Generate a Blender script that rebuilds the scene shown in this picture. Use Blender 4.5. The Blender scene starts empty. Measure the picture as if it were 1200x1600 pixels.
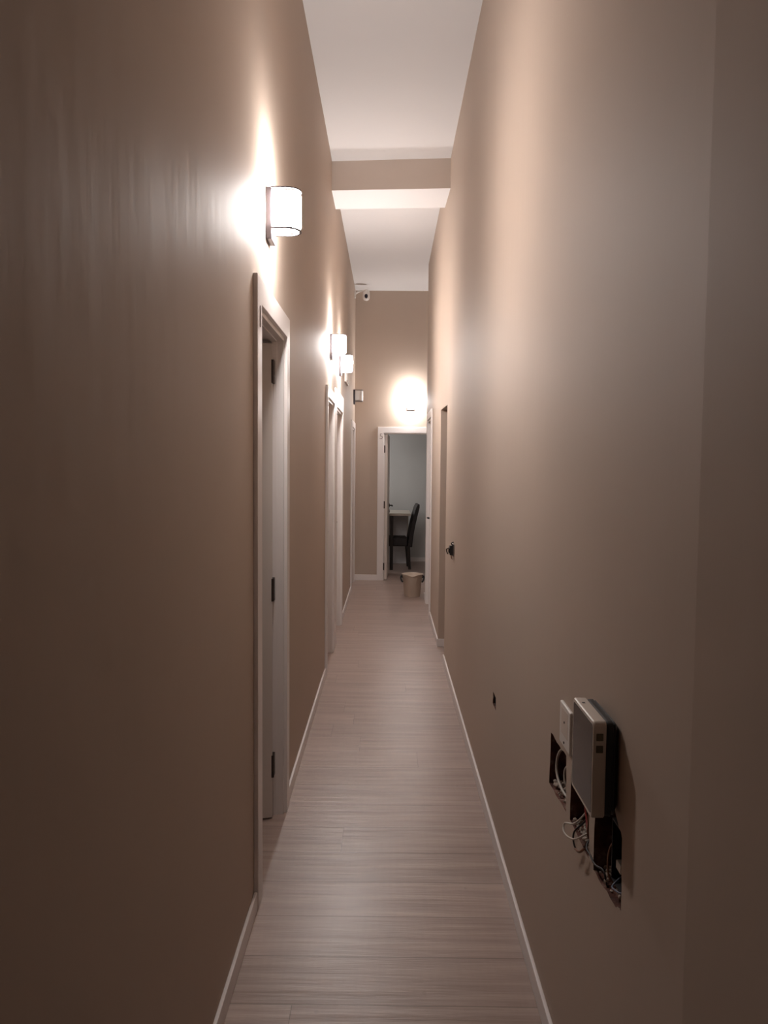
import bpy, bmesh, math, random
from mathutils import Vector, Matrix

random.seed(7)
C = bpy.context.scene.collection
PI = math.pi

# ------------------------------------------------------------------ camera
EYE = 1.58
cam_d = bpy.data.cameras.new('camera')
cam_d.sensor_fit = 'VERTICAL'; cam_d.sensor_height = 36.0; cam_d.lens = 27.0
cam_d.clip_start = 0.02; cam_d.clip_end = 100
cam = bpy.data.objects.new('camera', cam_d); C.objects.link(cam)
cam.matrix_world = (Matrix.Translation((0, 0, EYE)) @ Matrix.Rotation(math.radians(0.29), 4, 'Z')
                    @ Matrix.Rotation(math.radians(90 - 3.48), 4, 'X') @ Matrix.Rotation(math.radians(0.5), 4, 'Z'))
bpy.context.scene.camera = cam

# ------------------------------------------------------------------ world and exposure
w = bpy.data.worlds.new('world'); bpy.context.scene.world = w; w.use_nodes = True
w.node_tree.nodes['Background'].inputs[0].default_value = (0.9, 0.75, 0.62, 1)
w.node_tree.nodes['Background'].inputs[1].default_value = 0.01
vs = bpy.context.scene.view_settings
vs.view_transform = 'Standard'; vs.look = 'None'; vs.gamma = 1.0; vs.use_curve_mapping = False
vs.exposure = 0.02
LAMP_STRENGTH = 152.0
LAMP_COLOR = (1.0, 0.945, 0.92, 1)
ROOM_LIGHT = 14.0

# added fill light to brighten the far room (number 5), out of view
ld = bpy.data.lights.new('far_room_fill', 'AREA'); ld.shape = 'RECTANGLE'; ld.size = 0.9; ld.size_y = 1.1
ld.energy = ROOM_LIGHT; ld.color = (1.0, 0.97, 0.95)
lo = bpy.data.objects.new('far_room_fill', ld); C.objects.link(lo)
lo.location = (-1.02, 11.80, 1.6); lo.rotation_euler = (0, math.radians(-90), 0)

# ------------------------------------------------------------------ materials
def mat(name, col, rough=0.5, metal=0.0, spec=0.5, noise=None, bump=None, var=0.0, emit=None):
    m = bpy.data.materials.new(name); m.use_nodes = True
    nt = m.node_tree; N = nt.nodes; L = nt.links
    b = N['Principled BSDF']
    b.inputs['Base Color'].default_value = (*col, 1)
    b.inputs['Roughness'].default_value = rough
    b.inputs['Metallic'].default_value = metal
    b.inputs['Specular IOR Level'].default_value = spec
    tc = N.new('ShaderNodeTexCoord')
    if var:
        n = N.new('ShaderNodeTexNoise'); n.inputs['Scale'].default_value = noise or 3.0
        n.inputs['Detail'].default_value = 5
        L.new(tc.outputs['Object'], n.inputs['Vector'])
        r = N.new('ShaderNodeValToRGB')
        r.color_ramp.elements[0].position = 0.3; r.color_ramp.elements[1].position = 0.7
        r.color_ramp.elements[0].color = (*[c * (1 - var) for c in col], 1)
        r.color_ramp.elements[1].color = (*[min(1, c * (1 + var)) for c in col], 1)
        L.new(n.outputs['Fac'], r.inputs['Fac']); L.new(r.outputs['Color'], b.inputs['Base Color'])
    if bump:
        n2 = N.new('ShaderNodeTexNoise'); n2.inputs['Scale'].default_value = bump[0]; n2.inputs['Detail'].default_value = 3
        L.new(tc.outputs['Object'], n2.inputs['Vector'])
        bp = N.new('ShaderNodeBump'); bp.inputs['Strength'].default_value = bump[1]; bp.inputs['Distance'].default_value = bump[2]
        L.new(n2.outputs['Fac'], bp.inputs['Height']); L.new(bp.outputs['Normal'], b.inputs['Normal'])
    if emit:
        b.inputs['Emission Color'].default_value = emit[0]; b.inputs['Emission Strength'].default_value = emit[1]
    return m

M = {}
M['wall'] = mat('beige_satin_wall_paint', (0.50, 0.405, 0.335), 0.64, noise=1.3, var=0.02, bump=(3.0, 0.12, 0.02), spec=0.2)
def roller_marks(m):
    nt = m.node_tree; N = nt.nodes; L = nt.links; b = N['Principled BSDF']
    tc = N.new('ShaderNodeTexCoord'); mp = N.new('ShaderNodeMapping'); mp.inputs['Scale'].default_value = (9, 9, 1.1)
    n = N.new('ShaderNodeTexNoise'); n.inputs['Scale'].default_value = 1.6; n.inputs['Detail'].default_value = 4
    L.new(tc.outputs['Object'], mp.inputs['Vector']); L.new(mp.outputs['Vector'], n.inputs['Vector'])
    bp = N.new('ShaderNodeBump'); bp.inputs['Strength'].default_value = 0.16; bp.inputs['Distance'].default_value = 0.006
    old = b.inputs['Normal'].links[0].from_socket
    L.new(n.outputs['Fac'], bp.inputs['Height']); L.new(old, bp.inputs['Normal']); L.new(bp.outputs['Normal'], b.inputs['Normal'])
roller_marks(M['wall'])
M['ceiling'] = mat('white_ceiling_paint', (0.70, 0.68, 0.675), 0.9, noise=1.0, var=0.01, spec=0.2)
M['beam'] = mat('greige_beam_paint', (0.70, 0.61, 0.54), 0.8, noise=2.0, var=0.03)
M['trim'] = mat('white_trim_lacquer', (0.78, 0.73, 0.71), 0.38)
M['leaf'] = mat('white_door_lacquer', (0.64, 0.57, 0.52), 0.4, noise=2.0, var=0.02)
M['room'] = mat('cool_grey_room_paint', (0.51, 0.50, 0.485), 0.7, noise=2.0, var=0.03)
M['darkmetal'] = mat('dark_grey_metal', (0.07, 0.06, 0.07), 0.4, metal=0.3)
M['black'] = mat('black_plastic', (0.010, 0.009, 0.010), 0.45, noise=20, var=0.1)
M['blackmatte'] = mat('black_rubber', (0.02, 0.018, 0.018), 0.6)
M['hinge'] = mat('dark_hinge_metal', (0.05, 0.035, 0.03), 0.45, metal=0.5)
M['number'] = mat('brushed_grey_metal', (0.22, 0.18, 0.17), 0.4, metal=0.6)
M['opal_lit'] = mat('lit_opal_glass', (0.9, 0.88, 0.86), 0.3, emit=(LAMP_COLOR, LAMP_STRENGTH))
M['opal_open'] = mat('lit_open_end', (0.9, 0.88, 0.86), 0.3, emit=(LAMP_COLOR, LAMP_STRENGTH * 2.4))
M['opal_low'] = mat('lit_lower_end', (0.9, 0.88, 0.86), 0.3, emit=(LAMP_COLOR, LAMP_STRENGTH * 2.0))
M['opal'] = mat('unlit_opal_glass', (0.80, 0.77, 0.75), 0.25)
M['white'] = mat('white_plastic', (0.72, 0.68, 0.64), 0.4, noise=8, var=0.02)
M['device'] = mat('warm_white_plastic', (0.62, 0.54, 0.47), 0.35, noise=8, var=0.02)
M['screen'] = mat('dark_glass_screen', (0.028, 0.023, 0.022), 0.22, spec=0.3)
M['olive'] = mat('olive_buttons', (0.09, 0.07, 0.035), 0.5)
M['lens'] = mat('dark_lens_glass', (0.012, 0.01, 0.02), 0.1)
M['bucket'] = mat('cream_bucket_plastic', (0.60, 0.50, 0.41), 0.4, noise=4, var=0.03)
M['chair'] = mat('dark_brown_upholstery', (0.014, 0.009, 0.009), 0.6, noise=30, var=0.15, bump=(120, 0.2, 0.002))
M['chairleg'] = mat('dark_stained_wood', (0.014, 0.008, 0.006), 0.45, noise=12, var=0.2)
M['desk'] = mat('pale_desk_laminate', (0.52, 0.47, 0.40), 0.4, noise=5, var=0.04)
M['panel'] = mat('grey_desk_panel', (0.62, 0.60, 0.60), 0.5, noise=5, var=0.03)
M['cable_white'] = mat('white_cable', (0.60, 0.54, 0.48), 0.5)
M['cable_black'] = mat('black_cable', (0.02, 0.015, 0.015), 0.5)
M['cable_brown'] = mat('brown_cable', (0.20, 0.09, 0.05), 0.5)
M['cable_red'] = mat('red_cable', (0.30, 0.03, 0.025), 0.5)
M['cable_blue'] = mat('blue_grey_cable', (0.12, 0.14, 0.2), 0.5)
M['boxdark'] = mat('black_backbox_plastic', (0.01, 0.008, 0.009), 0.5)

def brick_mat():
    m = bpy.data.materials.new('raw_brick_and_plaster'); m.use_nodes = True
    nt = m.node_tree; N = nt.nodes; L = nt.links; b = N['Principled BSDF']; b.inputs['Roughness'].default_value = 0.95
    tc = N.new('ShaderNodeTexCoord'); n = N.new('ShaderNodeTexNoise'); n.inputs['Scale'].default_value = 28; n.inputs['Detail'].default_value = 8
    L.new(tc.outputs['Object'], n.inputs['Vector'])
    r = N.new('ShaderNodeValToRGB')
    e = r.color_ramp.elements
    e[0].position = 0.35; e[0].color = (0.06, 0.020, 0.013, 1)
    e[1].position = 0.75; e[1].color = (0.32, 0.25, 0.20, 1)
    k = e.new(0.55); k.color = (0.12, 0.042, 0.027, 1)
    L.new(n.outputs['Fac'], r.inputs['Fac']); L.new(r.outputs['Color'], b.inputs['Base Color'])
    bp = N.new('ShaderNodeBump'); bp.inputs['Strength'].default_value = 1; bp.inputs['Distance'].default_value = 0.006
    L.new(n.outputs['Fac'], bp.inputs['Height']); L.new(bp.outputs['Normal'], b.inputs['Normal'])
    return m
M['brick'] = brick_mat()
M['plaster'] = mat('crumbled_plaster', (0.50, 0.42, 0.36), 0.95, noise=60, var=0.25, bump=(90, 1, 0.004))

def floor_mat():
    m = bpy.data.materials.new('pale_wood_laminate'); m.use_nodes = True
    nt = m.node_tree; N = nt.nodes; L = nt.links; b = N['Principled BSDF']
    def math_(op, a=None, bb=None, v=None):
        n = N.new('ShaderNodeMath'); n.operation = op
        if a is not None: L.new(a, n.inputs[0])
        if bb is not None: L.new(bb, n.inputs[1])
        if v is not None: n.inputs[1].default_value = v
        return n.outputs[0]
    tc = N.new('ShaderNodeTexCoord'); sp = N.new('ShaderNodeSeparateXYZ'); L.new(tc.outputs['Object'], sp.inputs[0])
    X, Y = sp.outputs[0], sp.outputs[1]
    P = 0.222
    yy = math_('DIVIDE', math_('ADD', Y, v=20 * P - 0.16), v=P)
    row = math_('FLOOR', yy); fr = math_('FRACT', yy)
    wn = N.new('ShaderNodeTexWhiteNoise'); wn.noise_dimensions = '1D'; L.new(row, wn.inputs['W'])
    # seam between rows
    d = math_('MINIMUM', fr, math_('SUBTRACT', None, fr)); N_sub = d.node.inputs[1].links[0].from_node; N_sub.inputs[0].default_value = 1.0
    seam = math_('LESS_THAN', d, v=0.011)
    # end joints along the row, shifted per row
    xs = math_('DIVIDE', math_('ADD', X, math_('MULTIPLY', wn.outputs['Value'], v=1.38)), v=1.38)
    fx = math_('FRACT', math_('ADD', xs, v=10.0)); jx = math_('LESS_THAN', fx, v=0.0018)
    colid = math_('FLOOR', math_('ADD', xs, v=10.0))
    wn2 = N.new('ShaderNodeTexWhiteNoise'); wn2.noise_dimensions = '2D'
    cb = N.new('ShaderNodeCombineXYZ'); L.new(row, cb.inputs[0]); L.new(colid, cb.inputs[1]); L.new(cb.outputs[0], wn2.inputs['Vector'])
    # grain: noise stretched along X
    cg = N.new('ShaderNodeCombineXYZ'); L.new(math_('MULTIPLY', X, v=1.6), cg.inputs[0])
    L.new(math_('MULTIPLY', Y, v=26.0), cg.inputs[1]); L.new(math_('MULTIPLY', wn2.outputs['Value'], v=40.0), cg.inputs[2])
    g = N.new('ShaderNodeTexNoise'); g.inputs['Scale'].default_value = 1.0; g.inputs['Detail'].default_value = 6; g.inputs['Roughness'].default_value = 0.6
    L.new(cg.outputs[0], g.inputs['Vector'])
    ramp = N.new('ShaderNodeValToRGB'); e = ramp.color_ramp.elements
    e[0].position = 0.28; e[0].color = (0.30, 0.215, 0.18, 1); e[1].position = 0.72; e[1].color = (0.45, 0.345, 0.30, 1)
    L.new(g.outputs['Fac'], ramp.inputs['Fac'])
    # cross-cut saw marks, fine, perpendicular to grain
    cs = N.new('ShaderNodeCombineXYZ'); L.new(math_('MULTIPLY', X, v=70.0), cs.inputs[0]); L.new(math_('MULTIPLY', Y, v=5.0), cs.inputs[1])
    s = N.new('ShaderNodeTexNoise'); s.inputs['Scale'].default_value = 1.0; L.new(cs.outputs[0], s.inputs['Vector'])
    # scuffs and dirt
    dn = N.new('ShaderNodeTexNoise'); dn.inputs['Scale'].default_value = 3.2; dn.inputs['Detail'].default_value = 7; L.new(tc.outputs['Object'], dn.inputs['Vector'])
    sc_ = N.new('ShaderNodeTexVoronoi'); sc_.inputs['Scale'].default_value = 7.0; L.new(tc.outputs['Object'], sc_.inputs['Vector'])
    spot = math_('LESS_THAN', sc_.outputs['Distance'], v=0.05)
    f1 = math_('ADD', math_('MULTIPLY', s.outputs['Fac'], v=0.09), math_('MULTIPLY', wn2.outputs['Value'], v=0.10))
    f2 = math_('ADD', f1, math_('MULTIPLY', dn.outputs['Fac'], v=0.22))
    f3 = math_('ADD', f2, v=0.78)
    f4 = math_('SUBTRACT', f3, math_('MULTIPLY', math_('MAXIMUM', seam, jx), v=0.34))
    f5 = math_('SUBTRACT', f4, math_('MULTIPLY', spot, v=0.12))
    mx = N.new('ShaderNodeVectorMath'); mx.operation = 'SCALE'; L.new(ramp.outputs['Color'], mx.inputs[0]); L.new(f5, mx.inputs['Scale'])
    L.new(mx.outputs[0], b.inputs['Base Color'])
    rr = math_('ADD', math_('MULTIPLY', dn.outputs['Fac'], v=0.10), v=0.29)
    L.new(rr, b.inputs['Roughness'])
    hh = math_('SUBTRACT', math_('MULTIPLY', g.outputs['Fac'], v=1.0), math_('MULTIPLY', seam, v=0.8))
    bp = N.new('ShaderNodeBump'); bp.inputs['Strength'].default_value = 0.6; bp.inputs['Distance'].default_value = 0.006
    L.new(hh, bp.inputs['Height']); L.new(bp.outputs['Normal'], b.inputs['Normal'])
    return m
M['floor'] = floor_mat()

# ------------------------------------------------------------------ helpers
def link(name, bm, m, parent=None, smooth=False, bevel=None):
    me = bpy.data.meshes.new(name); bmesh.ops.recalc_face_normals(bm, faces=bm.faces[:]); bm.to_mesh(me); bm.free()
    mats = m if isinstance(m, (list, tuple)) else [m]
    for x in mats: me.materials.append(M[x])
    if smooth:
        for p in me.polygons: p.use_smooth = True
    o = bpy.data.objects.new(name, me); C.objects.link(o)
    if parent: o.parent = parent
    if bevel:
        b = o.modifiers.new('bevel', 'BEVEL'); b.width = bevel[0]; b.segments = bevel[1]; b.limit_method = 'ANGLE'; b.angle_limit = math.radians(35)
        o.modifiers.new('wn', 'WEIGHTED_NORMAL')
        for p in me.polygons: p.use_smooth = True
    return o

def box(bm, x0, x1, y0, y1, z0, z1, rot=None, piv=None):
    vs_ = [bm.verts.new((x, y, z)) for x in (x0, x1) for y in (y0, y1) for z in (z0, z1)]
    a = vs_
    for f in ((0, 1, 3, 2), (4, 6, 7, 5), (0, 4, 5, 1), (2, 3, 7, 6), (0, 2, 6, 4), (1, 5, 7, 3)):
        bm.faces.new([a[i] for i in f])
    if rot is not None: bmesh.ops.rotate(bm, cent=piv, matrix=rot, verts=a)
    return a

def bx(name, dims, m, parent=None, bevel=None):
    bm = bmesh.new(); box(bm, *dims); return link(name, bm, m, parent, bevel=bevel)

def prism(bm, pts, axis_vec):
    """closed prism from a list of 3D points pushed along axis_vec"""
    a = [bm.verts.new(p) for p in pts]; b = [bm.verts.new(Vector(p) + Vector(axis_vec)) for p in pts]
    n = len(pts)
    bm.faces.new(a); bm.faces.new(b[::-1])
    for i in range(n): bm.faces.new([a[i], b[i], b[(i + 1) % n], a[(i + 1) % n]])

def lathe(bm, prof, seg=32, center=(0, 0, 0), axis='Z', a0=0, a1=2 * PI):
    rings = []
    full = abs(a1 - a0 - 2 * PI) < 1e-6
    cnt = seg if full else seg + 1
    for r, h in prof:
        ring = []
        for i in range(cnt):
            t = a0 + (a1 - a0) * i / seg
            p = (r * math.cos(t), r * math.sin(t), h)
            if axis == 'X': p = (p[2], p[0], p[1])
            if axis == 'Y': p = (p[0], p[2], p[1])
            ring.append(bm.verts.new((p[0] + center[0], p[1] + center[1], p[2] + center[2])))
        rings.append(ring)
    for k in range(len(rings) - 1):
        for i in range(seg):
            j = (i + 1) % cnt
            bm.faces.new([rings[k][i], rings[k][j], rings[k + 1][j], rings[k + 1][i]])
    return rings

def catmull(pts, n=8):
    P = [Vector(p) for p in pts]; P = [2 * P[0] - P[1]] + P + [2 * P[-1] - P[-2]]
    out = []
    for i in range(1, len(P) - 2):
        for k in range(n):
            t = k / n; a, b, c, d = P[i - 1], P[i], P[i + 1], P[i + 2]
            out.append(0.5 * ((2 * b) + (c - a) * t + (2 * a - 5 * b + 4 * c - d) * t * t + (3 * b - a - 3 * c + d) * t ** 3))
    out.append(P[-2]); return out

def tube(bm, pts, r, seg=10, smooth=True):
    path = catmull(pts) if smooth else [Vector(p) for p in pts]
    up = Vector((0.13, 0.31, 0.94)).normalized(); rings = []
    for i, p in enumerate(path):
        t = (path[min(i + 1, len(path) - 1)] - path[max(i - 1, 0)]).normalized()
        s = t.cross(up)
        if s.length < 1e-3: s = t.cross(Vector((1, 0, 0)))
        s.normalize(); u = s.cross(t).normalized(); up = u
        rings.append([bm.verts.new(p + (s * math.cos(a) + u * math.sin(a)) * r) for a in [2 * PI * k / seg for k in range(seg)]])
    for a, b in zip(rings, rings[1:]):
        for k in range(seg): bm.faces.new([a[k], a[(k + 1) % seg], b[(k + 1) % seg], b[k]])
    bm.faces.new(rings[0][::-1]); bm.faces.new(rings[-1])

def empty(name, loc=(0, 0, 0), rz=0):
    o = bpy.data.objects.new(name, None); C.objects.link(o); o.location = loc; o.rotation_euler = (0, 0, rz); o.empty_display_size = 0.1
    return o

def tag(o, label, cat, group=None):
    o['label'] = label; o['category'] = cat
    if group: o['group'] = group
    return o

def struct(o, label=None):
    o['kind'] = 'structure'
    if label: o['label'] = label
    return o

def panel(bm, axis, p0, p1, u0, u1, z0, z1, holes=()):
    """wall slab. axis 'X': faces at x=p0,p1 spanning y=u; axis 'Y': faces at y=p0,p1 spanning x=u. holes (u0,u1,z0,z1)"""
    us = sorted({u0, u1, *[h[0] for h in holes], *[h[1] for h in holes]}); zs = sorted({z0, z1, *[h[2] for h in holes], *[h[3] for h in holes]})
    us = [u for u in us if u0 <= u <= u1]; zs = [z for z in zs if z0 <= z <= z1]
    V = {}
    def v(p, u, z):
        k = (p, u, z)
        if k not in V: V[k] = bm.verts.new((p, u, z) if axis == 'X' else (u, p, z))
        return V[k]
    def solid(i, j):
        if not (0 <= i < len(us) - 1 and 0 <= j < len(zs) - 1): return False
        cu, cz = (us[i] + us[i + 1]) / 2, (zs[j] + zs[j + 1]) / 2
        return not any(h[0] < cu < h[1] and h[2] < cz < h[3] for h in holes)
    for i in range(len(us) - 1):
        for j in range(len(zs) - 1):
            if not solid(i, j): continue
            a, b, c, d = us[i], us[i + 1], zs[j], zs[j + 1]
            for p in (p0, p1): bm.faces.new([v(p, a, c), v(p, b, c), v(p, b, d), v(p, a, d)])
            if not solid(i - 1, j): bm.faces.new([v(p0, a, c), v(p1, a, c), v(p1, a, d), v(p0, a, d)])
            if not solid(i + 1, j): bm.faces.new([v(p0, b, c), v(p1, b, c), v(p1, b, d), v(p0, b, d)])
            if not solid(i, j - 1): bm.faces.new([v(p0, a, c), v(p0, b, c), v(p1, b, c), v(p1, a, c)])
            if not solid(i, j + 1): bm.faces.new([v(p0, a, d), v(p0, b, d), v(p1, b, d), v(p1, a, d)])

# ------------------------------------------------------------------ structure
XL, XR, XF = -0.462, 0.462, 0.450      # left wall, right wall, right wall beyond the doorway
HC, HB = 3.96, 3.725                   # ceiling and beam underside
YE = 10.5                              # end wall
T = 0.12
BACK = -2.4

bm = bmesh.new(); box(bm, -2.2, 2.1, BACK - 0.1, 13.0, -0.12, 0.0)
struct(link('floor', bm, 'floor'), 'pale wood laminate floor laid across the corridor')
bm = bmesh.new(); box(bm, -0.6, 0.85, BACK - 0.1, 5.98, HC, HC + 0.12)
struct(link('ceiling', bm, 'ceiling'))
bm = bmesh.new()                                        # small sloped plaster strip in front of the beam
prism(bm, [(-0.6, 5.98, HC), (-0.6, 6.16, HC - 0.012), (-0.6, 6.16, HC + 0.12), (-0.6, 5.98, HC + 0.12)], (1.2, 0, 0))
struct(link('ceiling.001', bm, 'ceiling'))
bm = bmesh.new(); box(bm, -0.6, 2.1, 6.56, YE + 0.05, 3.925, 4.08)
struct(link('ceiling.002', bm, 'ceiling'))
# beam: beige front face, white underside, slightly skewed
bm = bmesh.new()
pl = [(XL - 0.05, 6.16), (XR + 0.05, 6.085), (XR + 0.05, 6.535), (XL - 0.05, 6.60)]
a = [bm.verts.new((x, y, HB)) for x, y in pl]; b = [bm.verts.new((x, y, HC + 0.1)) for x, y in pl]
bm.faces.new(a); bm.faces.new(b[::-1])
for i in range(4): bm.faces.new([a[i], a[(i + 1) % 4], b[(i + 1) % 4], b[i]])
bmesh.ops.recalc_face_normals(bm, faces=bm.faces[:])
for f in bm.faces:
    f.material_index = 0 if abs(f.normal.z) < 0.5 else 1
struct(link('trim_1', bm, ['beam', 'ceiling']), 'beige faced ceiling beam with a white underside')

LH = 2.145
D1 = (2.72, 3.40, 0, 2.135)
DA = (5.73, 6.40, 0, 2.085); DB = (6.70, 7.50, 0, 2.085); DL = (9.58, 10.30, 0, 2.06)
bm = bmesh.new(); panel(bm, 'X', XL, XL - T, BACK, YE, 0, HC + 0.1, [D1, DA, DB, DL])
wl = struct(link('wall_left', bm, 'wall'), 'long beige left wall of the corridor')

# right wall, main run, with the knocked-out holes
bm = bmesh.new(); panel(bm, 'X', XR, XR + T, 1.14, 6.10, 0, HC + 0.1)
wr = struct(link('wall_right', bm, 'wall'), 'long beige right wall of the corridor')
def ragged(poly, n=7, amp=0.003):
    out = []
    for i, p in enumerate(poly):
        q = poly[(i + 1) % len(poly)]
        for k in range(n):
            t = k / n
            j = amp if k else 0
            out.append((p[0] + (q[0] - p[0]) * t + random.uniform(-j, j), p[1] + (q[1] - p[1]) * t + random.uniform(-j, j)))
    return out
HOLES = [
    ragged([(2.12, 0.69), (2.11, 0.838), (1.925, 0.842), (1.915, 0.70)]),
    ragged([(1.872, 0.70), (1.868, 0.845), (1.70, 0.845), (1.69, 0.695)]),
    ragged([(1.652, 0.69), (1.648, 0.90), (1.53, 0.905), (1.458, 0.858), (1.452, 0.715), (1.50, 0.702)]),
    ragged([(3.275, 0.556), (3.268, 0.608), (3.185, 0.606), (3.18, 0.552)], 4, 0.002),
    ragged([(5.39, 0.965), (5.39, 1.03), (5.29, 1.03), (5.29, 0.965)], 4, 0.002),
]
cbm = bmesh.new()
for h, dep in zip(HOLES, (0.055, 0.055, 0.075, 0.06, 0.05)):
    prism(cbm, [(XR - 0.05, y, z) for y, z in h], (0.05 + dep, 0, 0))
cut = link('cutter', cbm, 'brick')
md = wr.modifiers.new('b', 'BOOLEAN'); md.operation = 'DIFFERENCE'; md.object = cut; md.solver = 'EXACT'
bpy.context.view_layer.update()
dg = bpy.context.evaluated_depsgraph_get()
nm = bpy.data.meshes.new_from_object(wr.evaluated_get(dg))
wr.modifiers.clear(); wr.data = nm
bpy.data.objects.remove(cut, do_unlink=True)
nm.materials.clear()
for k in ('wall', 'brick'): nm.materials.append(M[k])
for p in nm.polygons:
    c = p.center
    p.material_index = 1 if (XR + 0.002 < c.x < XR + 0.1 and 1.3 < c.y < 5.6 and 0.5 < c.z < 1.1) else 0

# right wall: near part that turns slightly away, behind the camera
bm = bmesh.new()
prism(bm, [(XR, 1.14, 0), (XR + 0.22, BACK, 0), (XR + 0.36, BACK, 0), (XR + T, 1.14, 0)], (0, 0, HC + 0.1))
struct(link('wall_right.001', bm, 'wall'))
bm = bmesh.new(); prism(bm, [(XR, 6.10, 2.06), (XF, 6.65, 2.06), (XR + T, 6.65, 2.06), (XR + T, 6.10, 2.06)], (0, 0, HC + 0.1 - 2.06))      # lintel over the doorway
struct(link('wall_right.002', bm, 'wall'))
DR = (7.98, 8.72, 0, 2.085)
bm = bmesh.new(); panel(bm, 'X', XF, XF + T + 0.014, 6.65, 9.13, 0, HC + 0.1, [DR])
struct(link('wall_right.003', bm, 'wall'))
bm = bmesh.new(); box(bm, -0.6, 0.85, BACK - 0.12, BACK, 0, HC + 0.1)
struct(link('wall_back', bm, 'wall'))

# end wall with the doorway of room 5
D5 = (-0.066, 0.68, 0, 2.02)
bm = bmesh.new(); panel(bm, 'Y', YE, YE + T, -0.6, 2.1, 0, HC + 0.1, [D5])
struct(link('wall_end', bm, 'wall'), 'beige end wall around door number 5')
# side passage at the far right, and the one behind the doorway
bm = bmesh.new(); panel(bm, 'Y', 9.13, 9.01, XF + T + 0.014, 2.1, 0, HC + 0.1); struct(link('wall_passage', bm, 'wall'))
bm = bmesh.new(); panel(bm, 'X', 2.0, 2.1, 9.13, YE, 0, HC + 0.1); struct(link('wall_passage.001', bm, 'wall'))
bm = bmesh.new(); panel(bm, 'Y', 6.65, 6.77, XF + T + 0.014, 1.9, 0, 2.6); struct(link('wall_recess', bm, 'wall'))
bm = bmesh.new(); panel(bm, 'Y', 6.10, 5.98, XR + T, 1.9, 0, 2.6); struct(link('wall_recess.001', bm, 'wall'))
bm = bmesh.new(); panel(bm, 'X', 1.9, 2.0, 5.98, 6.77, 0, 2.6); struct(link('wall_recess.002', bm, 'wall'))
bm = bmesh.new(); box(bm, XR + T, 1.9, 6.10, 6.65, 2.5, 2.6); struct(link('ceiling.003', bm, 'ceiling'))
# room 1 on the left (behind the open door)
bm = bmesh.new(); panel(bm, 'X', -2.0, -2.1, 2.0, 4.6, 0, 2.7); struct(link('wall_room_left', bm, 'room'))
bm = bmesh.new(); panel(bm, 'Y', 4.6, 4.7, -2.1, XL - T, 0, 2.7); struct(link('wall_room_left.001', bm, 'room'))
bm = bmesh.new(); panel(bm, 'Y', 2.0, 1.9, -2.1, XL - T, 0, 2.7); struct(link('wall_room_left.002', bm, 'room'))
bm = bmesh.new(); box(bm, -2.1, XL - T, 1.9, 4.7, 2.7, 2.8); struct(link('ceiling.004', bm, 'ceiling'))
# room 5
YR = 12.62
bm = bmesh.new(); panel(bm, 'Y', YR, YR + 0.1, -1.2, 2.1, 0, 2.7); struct(link('wall_room_end', bm, 'room'), 'cool grey wall seen through door 5')
bm = bmesh.new(); panel(bm, 'X', -1.1, -1.2, YE + T, YR, 0, 2.7, [(11.35, 12.25, 1.05, 2.15)]); struct(link('wall_room_end.001', bm, 'room'))  # opening left for the added window
bm = bmesh.new(); panel(bm, 'X', 1.95, 2.05, YE + T, YR, 0, 2.7); struct(link('wall_room_end.002', bm, 'room'))
bm = bmesh.new(); box(bm, -1.2, 2.1, YE + T, YR + 0.1, 2.7, 2.8); struct(link('ceiling.005', bm, 'ceiling'))

# ------------------------------------------------------------------ baseboards
BH, BT = 0.068, 0.012
def base(name, pts):
    """pts: dims"""
    return struct(bx(name, pts, 'trim', bevel=(0.003, 2)))
CW, CT = 0.08, 0.016
base('baseboard_left', (XL, XL + BT, BACK, D1[0] - 0.09, 0, BH))
base('baseboard_left.001', (XL, XL + BT, D1[1] + CW, DA[0] - CW, 0, BH))
base('baseboard_left.002', (XL, XL + BT, DB[1] + CW, DL[0] - CW, 0, BH))
base('baseboard_right', (XR - BT, XR, 1.14, 6.10, 0, BH))
base('baseboard_right.001', (XF - BT, XF, 6.64, DR[0] - CW, 0, BH))
base('baseboard_right.002', (XF - BT, XF, DR[1] + CW, 9.13, 0, BH))
base('baseboard_right.003', (XF - BT, 1.9, 6.65 - BT, 6.65, 0, BH))
bm = bmesh.new()
prism(bm, [(XR - BT, 1.14, 0), (XR + 0.22 - BT, BACK, 0), (XR + 0.22, BACK, 0), (XR, 1.14, 0)], (0, 0, BH))
struct(link('baseboard_right.004', bm, 'trim'))
base('baseboard_end', (XL, D5[0] - CW, YE - BT, YE, 0, BH + 0.01))
base('baseboard_end.001', (D5[1] + CW, 2.0, YE - BT, YE, 0, BH + 0.01))
base('baseboard_room', (-1.1, 1.95, YR - BT, YR, 0, BH))

# ------------------------------------------------------------------ doors
def number_mesh(name, txt, h, mtx, parent, m='number'):
    cu = bpy.data.curves.new(name, 'FONT'); cu.body = txt; cu.size = h / 0.70; cu.extrude = 0.0015; cu.offset = -0.0018 * h / 0.08
    t = bpy.data.objects.new(name, cu); C.objects.link(t); bpy.context.view_layer.update()
    me = bpy.data.meshes.new_from_object(t.evaluated_get(bpy.context.evaluated_depsgraph_get()))
    bpy.data.objects.remove(t, do_unlink=True)
    me.materials.clear(); me.materials.append(M[m])
    o = bpy.data.objects.new(name, me); C.objects.link(o); me.transform(mtx); o.parent = parent
    return o

def casing_side(bm, side, xw, y0, y1, H, cw):
    """architrave as one mesh on a wall facing `side` (+1 faces +x); xw wall plane; opening y0..y1"""
    xa, xb = xw, xw + side * CT
    pts = [(y0 - cw, 0), (y0 - cw, H + cw), (y1 + cw, H + cw), (y1 + cw, 0), (y1, 0), (y1, H), (y0, H), (y0, 0)]
    return pts, xa, xb

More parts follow.
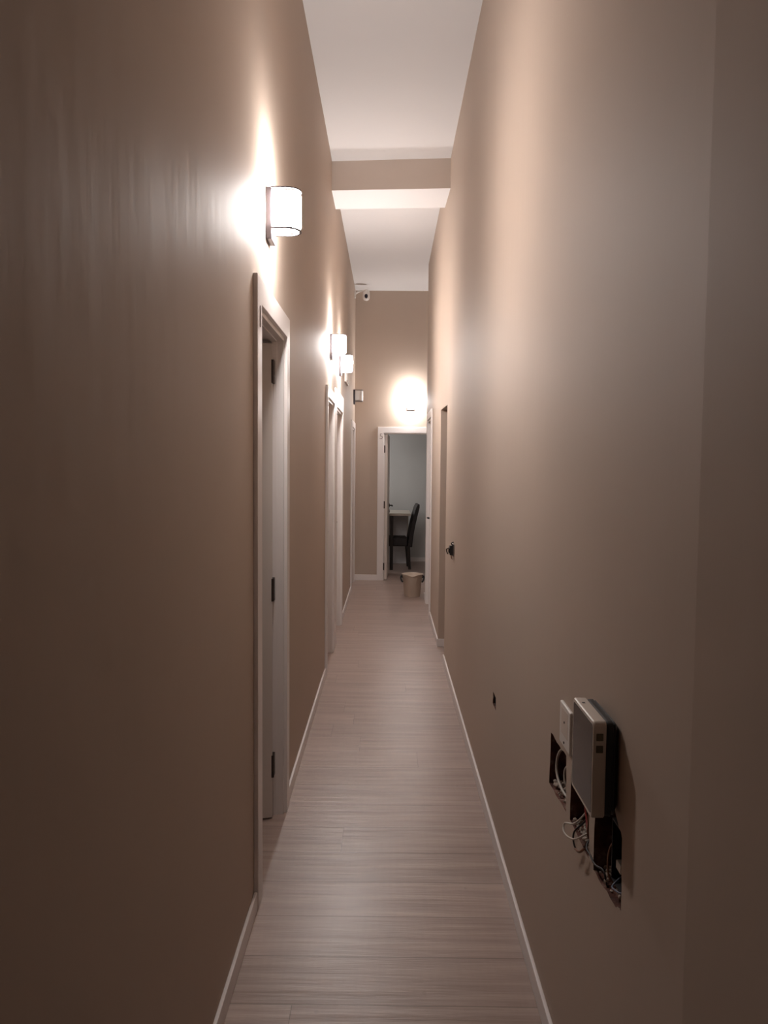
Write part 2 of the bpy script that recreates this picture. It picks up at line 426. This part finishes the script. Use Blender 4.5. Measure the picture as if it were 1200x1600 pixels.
def casing(parent, side, xw, y0, y1, H, cw=CW, cw_far=None):
    cwf = cw if cw_far is None else cw_far
    pts = [(y0 - cw, 0), (y0 - cw, H + cw), (y1 + cwf, H + cw), (y1 + cwf, 0), (y1, 0), (y1, H), (y0, H), (y0, 0)]
    bm = bmesh.new()
    a = [bm.verts.new((xw, y, z)) for y, z in pts]; b = [bm.verts.new((xw + side * CT, y, z)) for y, z in pts]
    for q in ((0, 1, 6, 7), (1, 2, 5, 6), (2, 3, 4, 5)):
        bm.faces.new([a[i] for i in q]); bm.faces.new([b[i] for i in q])
    for i in range(8): bm.faces.new([a[i], b[i], b[(i + 1) % 8], a[(i + 1) % 8]])
    return link('door_casing', bm, 'trim', parent, bevel=(0.002, 2))

def lining(parent, side, xw, y0, y1, H, t=T, stop=0.055):
    bm = bmesh.new(); g = 0.018
    x0, x1 = sorted((xw + side * 0.001, xw - side * (t + 0.001)))
    box(bm, x0, x1, y0, y0 + g, 0, H); box(bm, x0, x1, y1 - g, y1, 0, H); box(bm, x0, x1, y0 + g, y1 - g, H - g, H)
    # stop bead
    s0, s1 = sorted((xw - side * (stop - 0.028), xw - side * stop))
    box(bm, s0, s1, y0 + g, y0 + g + 0.005, 0, H - g); box(bm, s0, s1, y1 - g - 0.005, y1 - g, 0, H - g)
    box(bm, s0, s1, y0 + g + 0.005, y1 - g - 0.005, H - g - 0.005, H - g)
    return link('door_lining', bm, 'trim', parent)

def lever(parent, p, n, d, plate=True):
    """lever handle at p, normal n, lever direction d"""
    p, n, d = Vector(p), Vector(n), Vector(d); bm = bmesh.new()
    u = n.cross(Vector((0, 0, 1))).normalized()
    up = Vector((0, 0, 1))
    def disc(c, r, t):
        ra = [bm.verts.new(c + (u * math.cos(k) + up * math.sin(k)) * r) for k in [2 * PI * i / 20 for i in range(20)]]
        rb = [bm.verts.new(v.co + n * t) for v in ra]
        bm.faces.new(ra); bm.faces.new(rb[::-1])
        for i in range(20): bm.faces.new([ra[i], ra[(i + 1) % 20], rb[(i + 1) % 20], rb[i]])
    disc(p, 0.026, 0.009)
    tube(bm, [p + n * 0.006, p + n * 0.045], 0.010, smooth=False)
    tube(bm, [p + n * 0.045, p + n * 0.050 + d * 0.04, p + n * 0.048 + d * 0.115 - up * 0.004], 0.009)
    o = link('door_handle', bm, 'black', parent, smooth=False)
    if plate:
        bm = bmesh.new()
        c = p - up * 0.085
        ra = [bm.verts.new(c + (u * math.cos(k) + up * math.sin(k)) * 0.024) for k in [2 * PI * i / 20 for i in range(20)]]
        rb = [bm.verts.new(v.co + n * 0.008) for v in ra]
        bm.faces.new(ra); bm.faces.new(rb[::-1])
        for i in range(20): bm.faces.new([ra[i], ra[(i + 1) % 20], rb[(i + 1) % 20], rb[i]])
        box(bm, c.x - 0.003 if abs(n.x) < .5 else min(c.x, (c + n * 0.011).x), c.x + 0.003 if abs(n.x) < .5 else max(c.x, (c + n * 0.011).x),
            c.y - 0.003, c.y + 0.003, c.z - 0.012, c.z + 0.012)
        link('keyhole_plate', bm, 'number', parent)
    return o

def mtx_left(y, z, side=1, x=0):
    # text facing +x (side=1): local x -> -y ... reading direction for a viewer in the corridor looking at the left wall is +y
    # viewer looks towards -x, right hand is +y
    return Matrix(((0, 0, 1, x), (1, 0, 0, y), (0, 1, 0, z), (0, 0, 0, 1)))

# door 1: open inwards, hinged at its far jamb
d1 = struct(empty('door_1', (XL, D1[0], 0)), 'nearest white left door, standing open, number 1 on its frame')
def rel(o, root):
    """child keeps world coordinates of its mesh"""
    o.matrix_parent_inverse = Matrix.Translation(root.location).inverted() if root.rotation_euler[2] == 0 else root.matrix_world.inverted()
    return o
rel(casing(d1, 1, XL, *D1[:2], D1[3], 0.09, 0.08), d1); rel(lining(d1, 1, XL, *D1[:2], D1[3]), d1)
hy = D1[1] - 0.03; hx = XL - 0.052
ang = math.radians(-20)
Rm = Matrix.Rotation(-ang, 3, 'Z')
bm = bmesh.new(); box(bm, hx - 0.60, hx, hy - 0.038, hy, 0.008, 2.100, rot=Matrix.Rotation(math.radians(18), 3, 'Z'), piv=(hx, hy, 0))
lf = rel(link('door_leaf', bm, 'leaf', d1, bevel=(0.002, 1)), d1)
for hz in (1.98, 1.03, 0.24):
    bm = bmesh.new(); lathe(bm, [(0.0001, 0), (0.007, 0), (0.007, 0.10), (0.0001, 0.10)], 12, (hx + 0.011, hy - 0.012 - 0.02, hz - 0.05))
    box(bm, hx + 0.004, hx + 0.016, hy - 0.004 - 0.028, hy + 0.010, hz - 0.05, hz + 0.05)
    rel(link('hinge', bm, 'hinge', d1), d1)
rel(lever(d1, (hx - 0.545 * math.cos(math.radians(18)), hy - 0.04 - 0.545 * math.sin(math.radians(18)), 1.03), (0, -1, 0), (1, 0, 0)), d1)
for c in d1.children: rel(c, d1)
nm1 = rel(number_mesh('door_number', '1', 0.078, mtx_left(D1[0] - 0.070, 2.050, x=XL + CT + 0.001), d1), d1)

def closed_door(name, side, xw, dims, label, num=None, handle_far=True, recess=0.055, cw=CW, cwf=None, t=T):
    d = struct(empty(name, (xw, dims[0], 0)), label)
    casing(d, side, xw, dims[0], dims[1], dims[3], cw, cwf); lining(d, side, xw, dims[0], dims[1], dims[3], t, stop=recess)
    bm = bmesh.new(); xa = xw - side * recess; xb = xa - side * 0.038
    box(bm, min(xa, xb), max(xa, xb), dims[0] + 0.02, dims[1] - 0.02, 0.006, dims[3] - 0.02)
    link('door_leaf', bm, 'leaf', d, bevel=(0.002, 1))
    yh = dims[1] - 0.075 if handle_far else dims[0] + 0.075
    lever(d, (xa, yh, 1.03), (side, 0, 0), (0, -1 if handle_far else 1, 0))
    if num: number_mesh('door_number', num, 0.072, mtx_left(dims[0] - 0.064, dims[3] - 0.075, x=xw + CT + 0.001), d)
    for c in d.children: rel(c, d)
    return d
closed_door('door_2', 1, XL, DA, 'white framed left door, first of the adjoining pair', '2', recess=0.085, cwf=0.15)
closed_door('door_3', 1, XL, DB, 'white framed left door, second of the adjoining pair', '3', recess=0.085, cw=0.148)
closed_door('door_4', 1, XL, DL, 'white framed left door beside the end wall', recess=0.07)
closed_door('door_6', -1, XF, DR, 'white door with black lever on the right wall', handle_far=False, recess=0.022, t=T + 0.014)

# door 5: in the end wall, open into the room, hinged on the left
d5 = struct(empty('door_5', (D5[0], YE, 0)), 'open white door at the corridor end with number 5')
pts = [(D5[0] - CW, 0), (D5[0] - CW, D5[3] + CW), (D5[1] + CW, D5[3] + CW), (D5[1] + CW, 0), (D5[1], 0), (D5[1], D5[3]), (D5[0], D5[3]), (D5[0], 0)]
bm = bmesh.new(); a = [bm.verts.new((x, YE, z)) for x, z in pts]; b = [bm.verts.new((x, YE - CT, z)) for x, z in pts]
for q in ((0, 1, 6, 7), (1, 2, 5, 6), (2, 3, 4, 5)):
    bm.faces.new([a[i] for i in q]); bm.faces.new([b[i] for i in q])
for i in range(8): bm.faces.new([a[i], b[i], b[(i + 1) % 8], a[(i + 1) % 8]])
link('door_casing', bm, 'trim', d5, bevel=(0.002, 2))
bm = bmesh.new(); g = 0.014
box(bm, D5[0], D5[0] + g, YE, YE + T, 0, D5[3]); box(bm, D5[1] - g, D5[1], YE, YE + T, 0, D5[3]); box(bm, D5[0] + g, D5[1] - g, YE, YE + T, D5[3] - g, D5[3])
link('door_lining', bm, 'trim', d5)
px_, py_ = D5[0] + g + 0.003, YE + 0.015
R5 = Matrix.Rotation(math.radians(-2.5), 3, 'Z')
bm = bmesh.new(); box(bm, px_ , px_ + 0.038, py_, py_ + 0.70, 0.008, D5[3] - 0.018, rot=R5, piv=(px_, py_, 0))
link('door_leaf', bm, 'leaf', d5, bevel=(0.002, 1))
for hz in (1.80, 1.04, 0.19):
    bm = bmesh.new(); lathe(bm, [(0.0001, 0), (0.008, 0), (0.008, 0.10), (0.0001, 0.10)], 12, (px_ - 0.004, py_ - 0.010, hz - 0.05))
    box(bm, px_ - 0.009, px_ + 0.006, py_ - 0.012, py_, hz - 0.05, hz + 0.05)
    link('hinge', bm, 'hinge', d5)
hp = Vector((px_ + 0.038, py_ + 0.635, 1.0)); hp = Vector((px_, py_, 0)) + R5 @ (hp - Vector((px_, py_, 0)))
lever(d5, hp, R5 @ Vector((1, 0, 0)), R5 @ Vector((0, -1, 0)))
number_mesh('door_number', '5', 0.078, Matrix(((1, 0, 0, D5[0] - 0.062), (0, 0, -1, YE - CT - 0.001), (0, 1, 0, 1.935), (0, 0, 0, 1))), d5)
for c in d5.children: rel(c, d5)

# ------------------------------------------------------------------ wall lamps
def make_lamp(name, loc, rz, lit, label, group):
    """local frame: wall plane at x=0, lamp projects to +x, z measured from plate bottom"""
    r = empty(name, loc, rz)
    bx('back_plate', (0.0005, 0.022, -0.05, 0.05, 0, 0.19), 'darkmetal', r, bevel=(0.002, 2))
    # rounded opal glass between the two rings
    bm = bmesh.new(); n = 28; hw = 0.054
    def outline(s, x0):
        pts = []
        cx, R = 0.072, hw * s
        for i in range(n + 1):
            t = -PI / 2 + PI * i / n
            pts.append((cx + R * math.cos(t), R * math.sin(t)))
        pts.append((x0, R)); pts.append((x0, -R))
        return pts
    rings = []
    for s, z in ((0.80, 0.047), (0.93, 0.049), (1.0, 0.056), (1.0, 0.170), (0.93, 0.177), (0.80, 0.179)):
        rings.append([bm.verts.new((x, y, z)) for x, y in outline(s, 0.024)])
    for a_, b_ in zip(rings, rings[1:]):
        m_ = len(a_)
        for i in range(m_): bm.faces.new([a_[i], a_[(i + 1) % m_], b_[(i + 1) % m_], b_[i]])
    for k_, q in enumerate((rings[0], rings[-1])):
        f = bm.faces.new(q); f.material_index = k_ + 1
    link('lamp_shade', bm, ['opal_lit', 'opal_low', 'opal_open'] if lit else ['opal', 'opal', 'opal'], r)
    # thin dark hoops above and below the glass
    for nm_, z in (('lower_hoop', 0.038), ('upper_hoop', 0.184)):
        bm = bmesh.new()
        po = outline(1.02, 0.020)[:-2]; pi_ = outline(0.86, 0.020)[:-2]
        po = [(0.020, -0.055)] + po + [(0.020, 0.055)]; pi_ = [(0.020, -0.046)] + pi_ + [(0.020, 0.046)]
        A = [[bm.verts.new((x, y, z + dz)) for x, y in q] for q in (po, pi_) for dz in (0, 0.005)]
        for i in range(len(po) - 1):
            bm.faces.new([A[0][i], A[0][i + 1], A[1][i + 1], A[1][i]]); bm.faces.new([A[2][i], A[2][i + 1], A[3][i + 1], A[3][i]])
            bm.faces.new([A[0][i], A[0][i + 1], A[2][i + 1], A[2][i]]); bm.faces.new([A[1][i], A[1][i + 1], A[3][i + 1], A[3][i]])
        link(nm_, bm, 'darkmetal', r)
    tag(r, label, 'lamp', group)
    return r
g = 'wall lamps along the corridor'
make_lamp('wall_lamp', (XL, 2.95, 2.415), 0, True, 'lit wall lamp above the nearest left door, largest in the photo', g)
make_lamp('wall_lamp.001', (XL, 6.05, 2.40), 0, True, 'lit wall lamp above the first of the two adjoining left doors', g)
make_lamp('wall_lamp.002', (XL, 7.17, 2.40), 0, True, 'lit wall lamp above the second of the two adjoining left doors', g)
make_lamp('wall_lamp.003', (XL, 10.1, 2.37), 0, False, 'unlit wall lamp with dark plate, in the far left corner', g)
make_lamp('wall_lamp.004', (0.297, YE, 2.33), -PI / 2, True, 'lit wall lamp on the end wall above door number 5', g)

# ------------------------------------------------------------------ white emergency box on left wall
r = empty('emergency_light', (XL, 8.0, 2.44))
bx('housing', (0, 0.022, 0, 0.44, 0, 0.20), 'white', r, bevel=(0.004, 2))
bx('cover', (0.022, 0.03, 0.02, 0.42, 0.015, 0.185), 'opal', r, bevel=(0.003, 2))
tag(r, 'flat white rectangular box high on the left wall, past the lit lamps', 'emergency light')

# ------------------------------------------------------------------ security camera
r = empty('security_camera', (XL, 10.18, 3.80))
bx('wall_mount', (0, 0.018, -0.035, 0.035, -0.04, 0.05), 'white', r, bevel=(0.004, 2))
bm = bmesh.new(); tube(bm, [(0.012, 0, 0.01), (0.05, -0.003, 0.035), (0.09, -0.01, 0.045), (0.13, -0.018, 0.04)], 0.012)
link('bracket', bm, 'white', r, smooth=True)
bm = bmesh.new()
prof = [(0.001, 0.06), (0.028, 0.056), (0.042, 0.042), (0.046, 0.02), (0.046, -0.035), (0.043, -0.055), (0.032, -0.073), (0.015, -0.08), (0.001, -0.081)]
lathe(bm, prof, 28, (0.155, -0.02, 0.0)); cb_ = link('camera_body', bm, 'white', r, smooth=True)
bm = bmesh.new(); bmesh.ops.create_uvsphere(bm, u_segments=24, v_segments=14, radius=0.03)
for v in bm.verts: v.co = Vector((v.co.x * 0.8, v.co.y * 0.7, v.co.z * 1.15)) + Vector((0.155, -0.052, -0.028))
link('lens', bm, 'lens', cb_, smooth=True)
tag(r, 'small white egg shaped camera with dark lens, in the far ceiling corner', 'security camera')

# ------------------------------------------------------------------ video intercom
r = empty('video_intercom', (XR, 1.48, 0.885))
Xf = -0.0545
def rrect(y0, y1, z0, z1, rad, n=6):
    pts = []
    for cy, cz, a0 in ((y1 - rad, z1 - rad, 0), (y0 + rad, z1 - rad, PI / 2), (y0 + rad, z0 + rad, PI), (y1 - rad, z0 + rad, 1.5 * PI)):
        for k in range(n + 1):
            t = a0 + PI / 2 * k / n
            pts.append((cy + rad * math.cos(t), cz + rad * math.sin(t)))
    return pts
bm = bmesh.new()
sec = [(-0.0015, 0.014, 0.012), (-0.010, 0.003, 0.014), (-0.014, 0.004, 0.014), (-0.0155, 0.001, 0.014), (-0.024, 0.0015, 0.014), (-0.030, 0.003, 0.013)]
rg = [[bm.verts.new((x, y, z)) for y, z in rrect(ins, 0.168 - ins, ins, 0.196 - ins, rad)] for x, ins, rad in sec]
for a_, b_ in zip(rg, rg[1:]):
    for i in range(len(a_)): bm.faces.new([a_[i], a_[(i + 1) % len(a_)], b_[(i + 1) % len(a_)], b_[i]])
bm.faces.new(rg[0]); bm.faces.new(rg[-1]); link('rear_body', bm, 'black', r)
bm = bmesh.new()
sec = [(-0.029, 0.001, 0.010), (-0.031, 0.0, 0.010), (-0.052, 0.0, 0.010), (Xf, 0.002, 0.009)]
rg = [[bm.verts.new((x, y, z)) for y, z in rrect(ins, 0.168 - ins, ins, 0.196 - ins, rad)] for x, ins, rad in sec]
for a_, b_ in zip(rg, rg[1:]):
    for i in range(len(a_)): bm.faces.new([a_[i], a_[(i + 1) % len(a_)], b_[(i + 1) % len(a_)], b_[i]])
bm.faces.new(rg[0]); bm.faces.new(rg[-1]); ff = link('front_frame', bm, 'device', r)
bm = bmesh.new()
y0, y1, z0, z1 = 0.007, 0.160, 0.009, 0.188
prism(bm, [(Xf + 0.001, y, z) for y, z in rrect(y0, y1, z0, z1, 0.006)], (-0.0016, 0, 0)); link('screen', bm, 'screen', ff)
for z in (0.158, 0.134):
    bx('side_button', (-0.049, -0.035, -0.0012, 0.001, z, z + 0.015), 'olive', ff, bevel=(0.001, 1))
bx('microphone_slot', (-0.046, -0.040, 0.12, 0.128, 0.1958, 0.1964), 'blackmatte', ff)
tag(r, 'white and black video intercom screen on the right wall above the open wall holes', 'intercom')

# thermostat / switch plate beside it
r = empty('switch_plate', (XR, 1.855, 0.868))
sp_ = bx('plate', (-0.010, 0, 0, 0.112, 0, 0.108), 'white', r, bevel=(0.004, 3))
bx('rocker', (-0.0106, -0.008, 0.022, 0.09, 0.03, 0.098), 'device', r, bevel=(0.002, 2))
for y, z in ((0.056, 0.014), (0.056, 0.066)):
    bm = bmesh.new(); lathe(bm, [(0.0001, -0.0118), (0.003, -0.0118), (0.003, -0.007)], 12, (0, y, z), 'X'); link('screw', bm, 'hinge', sp_)
tag(r, 'small white wall plate just left of the video intercom', 'switch plate')

# crumbled plaster along the lower lips of the open holes: each is stuff of its own hole
def crumbs(name, ya, yb, z, n, label, depth=0.05):
    bm = bmesh.new()
    for _ in range(n):
        s = random.uniform(0.004, 0.012)
        c = Vector((XR + random.uniform(0.006, depth - 0.012), random.uniform(ya + 0.012, yb - 0.012), z + s * 0.45))
        mt = Matrix.Translation(c) @ Matrix.Rotation(random.uniform(0, 6), 4, Vector((random.random(), random.random(), random.random() + .1)).normalized()) @ Matrix.Diagonal((s, s * random.uniform(.5, 1), s * random.uniform(.4, .9), 1))
        bmesh.ops.create_icosphere(bm, subdivisions=1, radius=0.7, matrix=mt)
    o = link(name, bm, 'plaster'); o['kind'] = 'stuff'; tag(o, label, 'rubble'); return o
crumbs('plaster_rubble', 1.915, 2.12, 0.698, 80, 'crumbled plaster on the floor of the farther open wall hole by the white plate')
crumbs('plaster_rubble.001', 1.69, 1.87, 0.70, 70, 'crumbled plaster in the middle open wall hole under the intercom')
crumbs('plaster_rubble.002', 1.50, 1.65, 0.701, 60, 'crumbled plaster in the nearest open wall hole below the intercom', 0.075)

# black back box inside the near hole
r = empty('junction_box', (XR + 0.012, 1.462, 0.722))
bm = bmesh.new()
x0, x1 = 0.0, 0.058; y0, y1 = 0.002, 0.10; z0, z1 = 0.0, 0.13; t_ = 0.003
box(bm, x1 - t_, x1, y0, y1, z0, z1); box(bm, x0, x1 - t_, y0, y0 + t_, z0, z1); box(bm, x0, x1 - t_, y1 - t_, y1, z0, z1)
box(bm, x0, x1 - t_, y0 + t_, y1 - t_, z0, z0 + t_); box(bm, x0, x1 - t_, y0 + t_, y1 - t_, z1 - t_, z1)
link('box_shell', bm, 'boxdark', r)
bx('connector_block', (0.005, 0.03, 0.055, 0.085, 0.03, 0.048), 'white', r, bevel=(0.002, 2))
tag(r, 'black plastic back box set in the nearest wall hole under the intercom', 'junction box')

def cable(pts, rad, m, label):
    bm = bmesh.new(); tube(bm, pts, rad); o = link('cable', bm, m, smooth=True)
    tag(o, label, 'cable', 'loose cables in the open wall holes'); return o
I = XR + 0.045
cable([(I, 2.03, 0.83), (XR + 0.02, 2.075, 0.80), (XR + 0.012, 2.085, 0.755), (XR + 0.012, 2.05, 0.72), (XR + 0.02, 1.98, 0.708), (I, 1.94, 0.715)], 0.0036, 'cable_white',
      'thick white cable looped in the farthest wall hole')
cable([(I, 1.95, 0.825), (XR + 0.02, 1.975, 0.80), (XR + 0.012, 1.99, 0.775), (XR + 0.014, 1.975, 0.745), (I, 1.95, 0.73)], 0.0028, 'cable_white',
      'thinner white cable arc, inner one in the farthest wall hole')
cable([(I, 1.80, 0.80), (XR + 0.02, 1.79, 0.76), (XR - 0.006, 1.80, 0.725), (XR - 0.022, 1.835, 0.708), (XR - 0.027, 1.815, 0.694), (XR - 0.016, 1.765, 0.703), (XR + 0.01, 1.74, 0.73), (I, 1.73, 0.75)], 0.0022, 'cable_white',
      'thin pale cable looping out of the middle wall hole')
cable([(I, 1.77, 0.79), (XR + 0.01, 1.775, 0.74), (XR - 0.010, 1.782, 0.715), (XR - 0.013, 1.782, 0.692), (XR - 0.010, 1.760, 0.678), (XR - 0.004, 1.735, 0.690), (XR + 0.01, 1.73, 0.72)], 0.0022, 'cable_black',
      'black cable hanging in a hook below the middle wall hole')
cable([(XR + 0.01, 1.715, 0.735), (XR - 0.006, 1.69, 0.722), (XR - 0.006, 1.66, 0.720), (XR - 0.004, 1.625, 0.716), (XR + 0.004, 1.59, 0.722), (XR + 0.006, 1.575, 0.705), (XR + 0.012, 1.57, 0.69)], 0.0022, 'cable_black',
      'black cable bridging from the middle wall hole to the nearest one')
cable([(XR - 0.010, 1.695, 0.716), (XR - 0.016, 1.712, 0.700), (XR - 0.018, 1.745, 0.690)], 0.0026, 'cable_brown',
      'short brown cable end sticking out between the wall holes')
cable([(I, 1.84, 0.83), (XR + 0.018, 1.80, 0.79), (XR + 0.012, 1.76, 0.75), (XR + 0.010, 1.72, 0.735), (I, 1.71, 0.76)], 0.0024, 'cable_red',
      'dark red cable inside the middle wall hole')
cable([(I, 1.73, 0.84), (XR + 0.015, 1.735, 0.80), (XR + 0.004, 1.715, 0.77), (XR + 0.006, 1.71, 0.73), (I, 1.705, 0.715)], 0.0024, 'cable_brown',
      'brown cable curving down the near side of the middle wall hole')
cable([(XR + 0.05, 1.60, 0.80), (XR + 0.022, 1.60, 0.77), (XR + 0.012, 1.585, 0.735), (XR + 0.014, 1.57, 0.712), (XR + 0.03, 1.565, 0.71)], 0.0026, 'cable_brown',
      'brown cable in the nearest wall hole, left of the black box')
cable([(XR + 0.03, 1.545, 0.735), (XR + 0.006, 1.53, 0.722), (XR + 0.003, 1.50, 0.730), (XR + 0.008, 1.475, 0.738), (XR + 0.03, 1.472, 0.75)], 0.0018, 'cable_blue',
      'thin grey blue wire curled in the nearest wall hole')

# small open junction hole: a little box inside
r = empty('socket_box', (XR + 0.004, 3.19, 0.557))
bm = bmesh.new()
box(bm, 0.045, 0.048, 0, 0.078, 0, 0.046); box(bm, 0, 0.045, 0, 0.002, 0, 0.046); box(bm, 0, 0.045, 0.076, 0.078, 0, 0.046); box(bm, 0, 0.045, 0.002, 0.076, 0, 0.002)
link('box_shell', bm, 'boxdark', r)
bx('terminal', (0.02, 0.03, 0.03, 0.04, 0.028, 0.036), 'white', r)
tag(r, 'tiny dark open socket hole low on the right wall, farther than the intercom', 'socket box')

# exposed switch mechanism on the right wall
r = empty('light_switch', (XR, 5.34, 0.965))
bx('back_frame', (-0.008, -0.001, -0.045, 0.045, -0.012, 0.072), 'number', r, bevel=(0.001, 1))
bx('switch_module', (-0.030, -0.008, -0.040, -0.002, -0.004, 0.062), 'black', r, bevel=(0.002, 2))
bx('switch_module', (-0.030, -0.008, 0.002, 0.036, 0.0, 0.058), 'blackmatte', r, bevel=(0.002, 2))
bx('rocker', (-0.036, -0.030, -0.036, 0.030, 0.010, 0.044), 'screen', r, bevel=(0.002, 2))
for y in (-0.028, 0.028):
    bm = bmesh.new(); tube(bm, [(-0.012, y, -0.004), (-0.016, y, -0.018), (-0.012, y + 0.003, -0.035)], 0.0028); link('terminal_wire', bm, 'cable_brown', r, smooth=True)
bm = bmesh.new(); tube(bm, [(-0.006, -0.035, 0.06), (-0.02, -0.04, 0.078), (-0.006, -0.036, 0.088)], 0.004); link('mounting_claw', bm, 'blackmatte', r, smooth=True)
bm = bmesh.new(); tube(bm, [(-0.036, 0.034, 0.036), (-0.046, 0.040, 0.03), (-0.044, 0.042, 0.01), (-0.036, 0.04, -0.004)], 0.004); link('mounting_claw', bm, 'hinge', r, smooth=True)
tag(r, 'uncovered black light switch mechanism sticking out of the right wall', 'light switch')

# ------------------------------------------------------------------ bucket
r = empty('bucket', (0.303, 9.24, 0.0))
bm = bmesh.new()
seg = 64
prof = [(0.0005, 0.008), (0.082, 0.008), (0.091, 0.0), (0.094, 0.004), (0.095, 0.012), (0.097, 0.014), (0.1165, 0.236), (0.1225, 0.238), (0.1235, 0.262), (0.128, 0.266), (0.1285, 0.272), (0.124, 0.273), (0.119, 0.262), (0.094, 0.018), (0.0005, 0.016)]
rg = lathe(bm, prof, seg)
for ring, (pr, pz) in zip(rg, prof):
    for i, v in enumerate(ring):
        if pz > 0.255:
            t = 2 * PI * i / seg
            for c in (-PI / 2,):
                dth = (t - c + PI) % (2 * PI) - PI
                v.co.z -= 0.012 * math.exp(-(dth / 0.35) ** 2) - 0.004 * math.exp(-((abs(dth) - 0.8) / 0.3) ** 2)
                dth2 = dth
                k = 1 + 0.05 * math.exp(-(dth / 0.3) ** 2); v.co.x *= 1; v.co.y *= k
bmesh.ops.remove_doubles(bm, verts=bm.verts[:], dist=0.0008)
link('bucket_body', bm, 'bucket', r, smooth=True)
for s in (-1, 1):
    bm = bmesh.new()
    box(bm, s * 0.124 - 0.007, s * 0.124 + 0.007, -0.022, 0.022, 0.225, 0.262)
    box(bm, s * 0.134 - 0.004, s * 0.134 + 0.004, -0.013, 0.013, 0.214, 0.250)
    link('handle_lug', bm, 'black', r, bevel=(0.003, 2))
bm = bmesh.new()   # bail folded down at the back, drooping on both sides
pts = []
for i in range(17):
    t = PI * i / 16
    pts.append((-0.137 * math.cos(t), 0.02 + 0.125 * math.sin(t), 0.236 - 0.03 * math.sin(t)))
tube(bm, pts, 0.0045); bh_ = link('handle', bm, 'black', r, smooth=True)
for s in (-1, 1):
    bm = bmesh.new(); tube(bm, [(s * 0.137, -0.01, 0.248), (s * 0.140, -0.02, 0.225), (s * 0.130, -0.035, 0.195), (s * 0.116, -0.048, 0.178)], 0.0095)
    link('handle_grip', bm, 'black', bh_, smooth=True)
tag(r, 'cream plastic bucket with black handle on the floor by the far doorway', 'bucket')

# ------------------------------------------------------------------ chair in room 5 (faces left)
r = empty('dining_chair', (0.13, 11.80, 0), math.radians(3))
bm = bmesh.new(); box(bm, -0.22, 0.16, -0.20, 0.20, 0.355, 0.485)
bmesh.ops.subdivide_edges(bm, edges=bm.edges[:], cuts=3, use_grid_fill=True)
for v in bm.verts:
    if v.co.z > 0.48: v.co.z += 0.012 * (1 - (v.co.y / 0.21) ** 2) * (1 - ((v.co.x + 0.03) / 0.22) ** 2)
link('seat', bm, 'chair', r, bevel=(0.014, 3))
bm = bmesh.new(); n = 14; A = []
for i in range(n + 1):
    t = i / n; z = 0.34 + 0.655 * t
    x = 0.165 + 0.012 * t + 0.115 * t ** 1.5
    th = 0.070 - 0.010 * t
    if i == n: th *= 0.45
    elif i == n - 1: th *= 0.9
    A.append([bm.verts.new((x + 0.035 - th / 2 + dx * th, y, z)) for dx, y in ((0, -0.205), (1, -0.205), (1, 0.205), (0, 0.205))])
for a_, b_ in zip(A, A[1:]):
    for i in range(4): bm.faces.new([a_[i], a_[(i + 1) % 4], b_[(i + 1) % 4], b_[i]])
bm.faces.new(A[0]); bm.faces.new(A[-1]); link('backrest', bm, 'chair', r, bevel=(0.010, 3))
for sy in (-1, 1):
    bm = bmesh.new(); y = sy * 0.175
    def taper(bm, xt, xb, y, w0, w1, zt):
        a_ = [bm.verts.new((xt + dx * w0, y + dy * w0, zt)) for dx, dy in ((-1, -1), (1, -1), (1, 1), (-1, 1))]
        b_ = [bm.verts.new((xb + dx * w1, y + dy * w1, 0)) for dx, dy in ((-1, -1), (1, -1), (1, 1), (-1, 1))]
        bm.faces.new(a_); bm.faces.new(b_)
        for i in range(4): bm.faces.new([a_[i], a_[(i + 1) % 4], b_[(i + 1) % 4], b_[i]])
    taper(bm, -0.19, -0.195, y, 0.023, 0.016, 0.36); link('leg', bm, 'chairleg', r)
    bm = bmesh.new(); taper(bm, 0.175, 0.20, y, 0.025, 0.018, 0.36); link('leg', bm, 'chairleg', r)
tag(r, 'dark brown upholstered high back chair tucked under the desk in the far room', 'chair')

# ------------------------------------------------------------------ desk in room 5
r = empty('desk', (0, 11.5, 0))
bx('tabletop', (-0.55, 0.345, 0, 0.88, 0.825, 0.862), 'desk', r, bevel=(0.003, 2))
bx('modesty_panel', (-0.50, 0.305, 0.755, 0.773, 0.012, 0.825), 'panel', r)
for x, y in ((0.295, 0.80), (-0.52, 0.80), (-0.52, 0.03)):
    bx('leg', (x, x + 0.035, y, y + 0.035, 0, 0.825), 'desk', r, bevel=(0.002, 1))
lg = bx('leg', (0.033, 0.083, 0.03, 0.075, 0, 0.825), 'chairleg', r, bevel=(0.002, 1)); lg['label'] = 'dark front leg'
tag(r, 'pale topped desk in the far room, seen through door number 5', 'desk')

# window added to room 5 to go with its fill light, outside the view
wn_ = struct(empty('added_window_1', (-1.18, 11.80, 1.05)))
bm = bmesh.new(); box(bm, 0.02, 0.06, -0.45, -0.40, 0, 1.1); box(bm, 0.02, 0.06, 0.40, 0.45, 0, 1.1); box(bm, 0.02, 0.06, -0.40, 0.40, 0, 0.05); box(bm, 0.02, 0.06, -0.40, 0.40, 1.05, 1.1); box(bm, 0.02, 0.06, -0.02, 0.02, 0.05, 1.05)
link('added_window_frame', bm, 'trim', wn_)
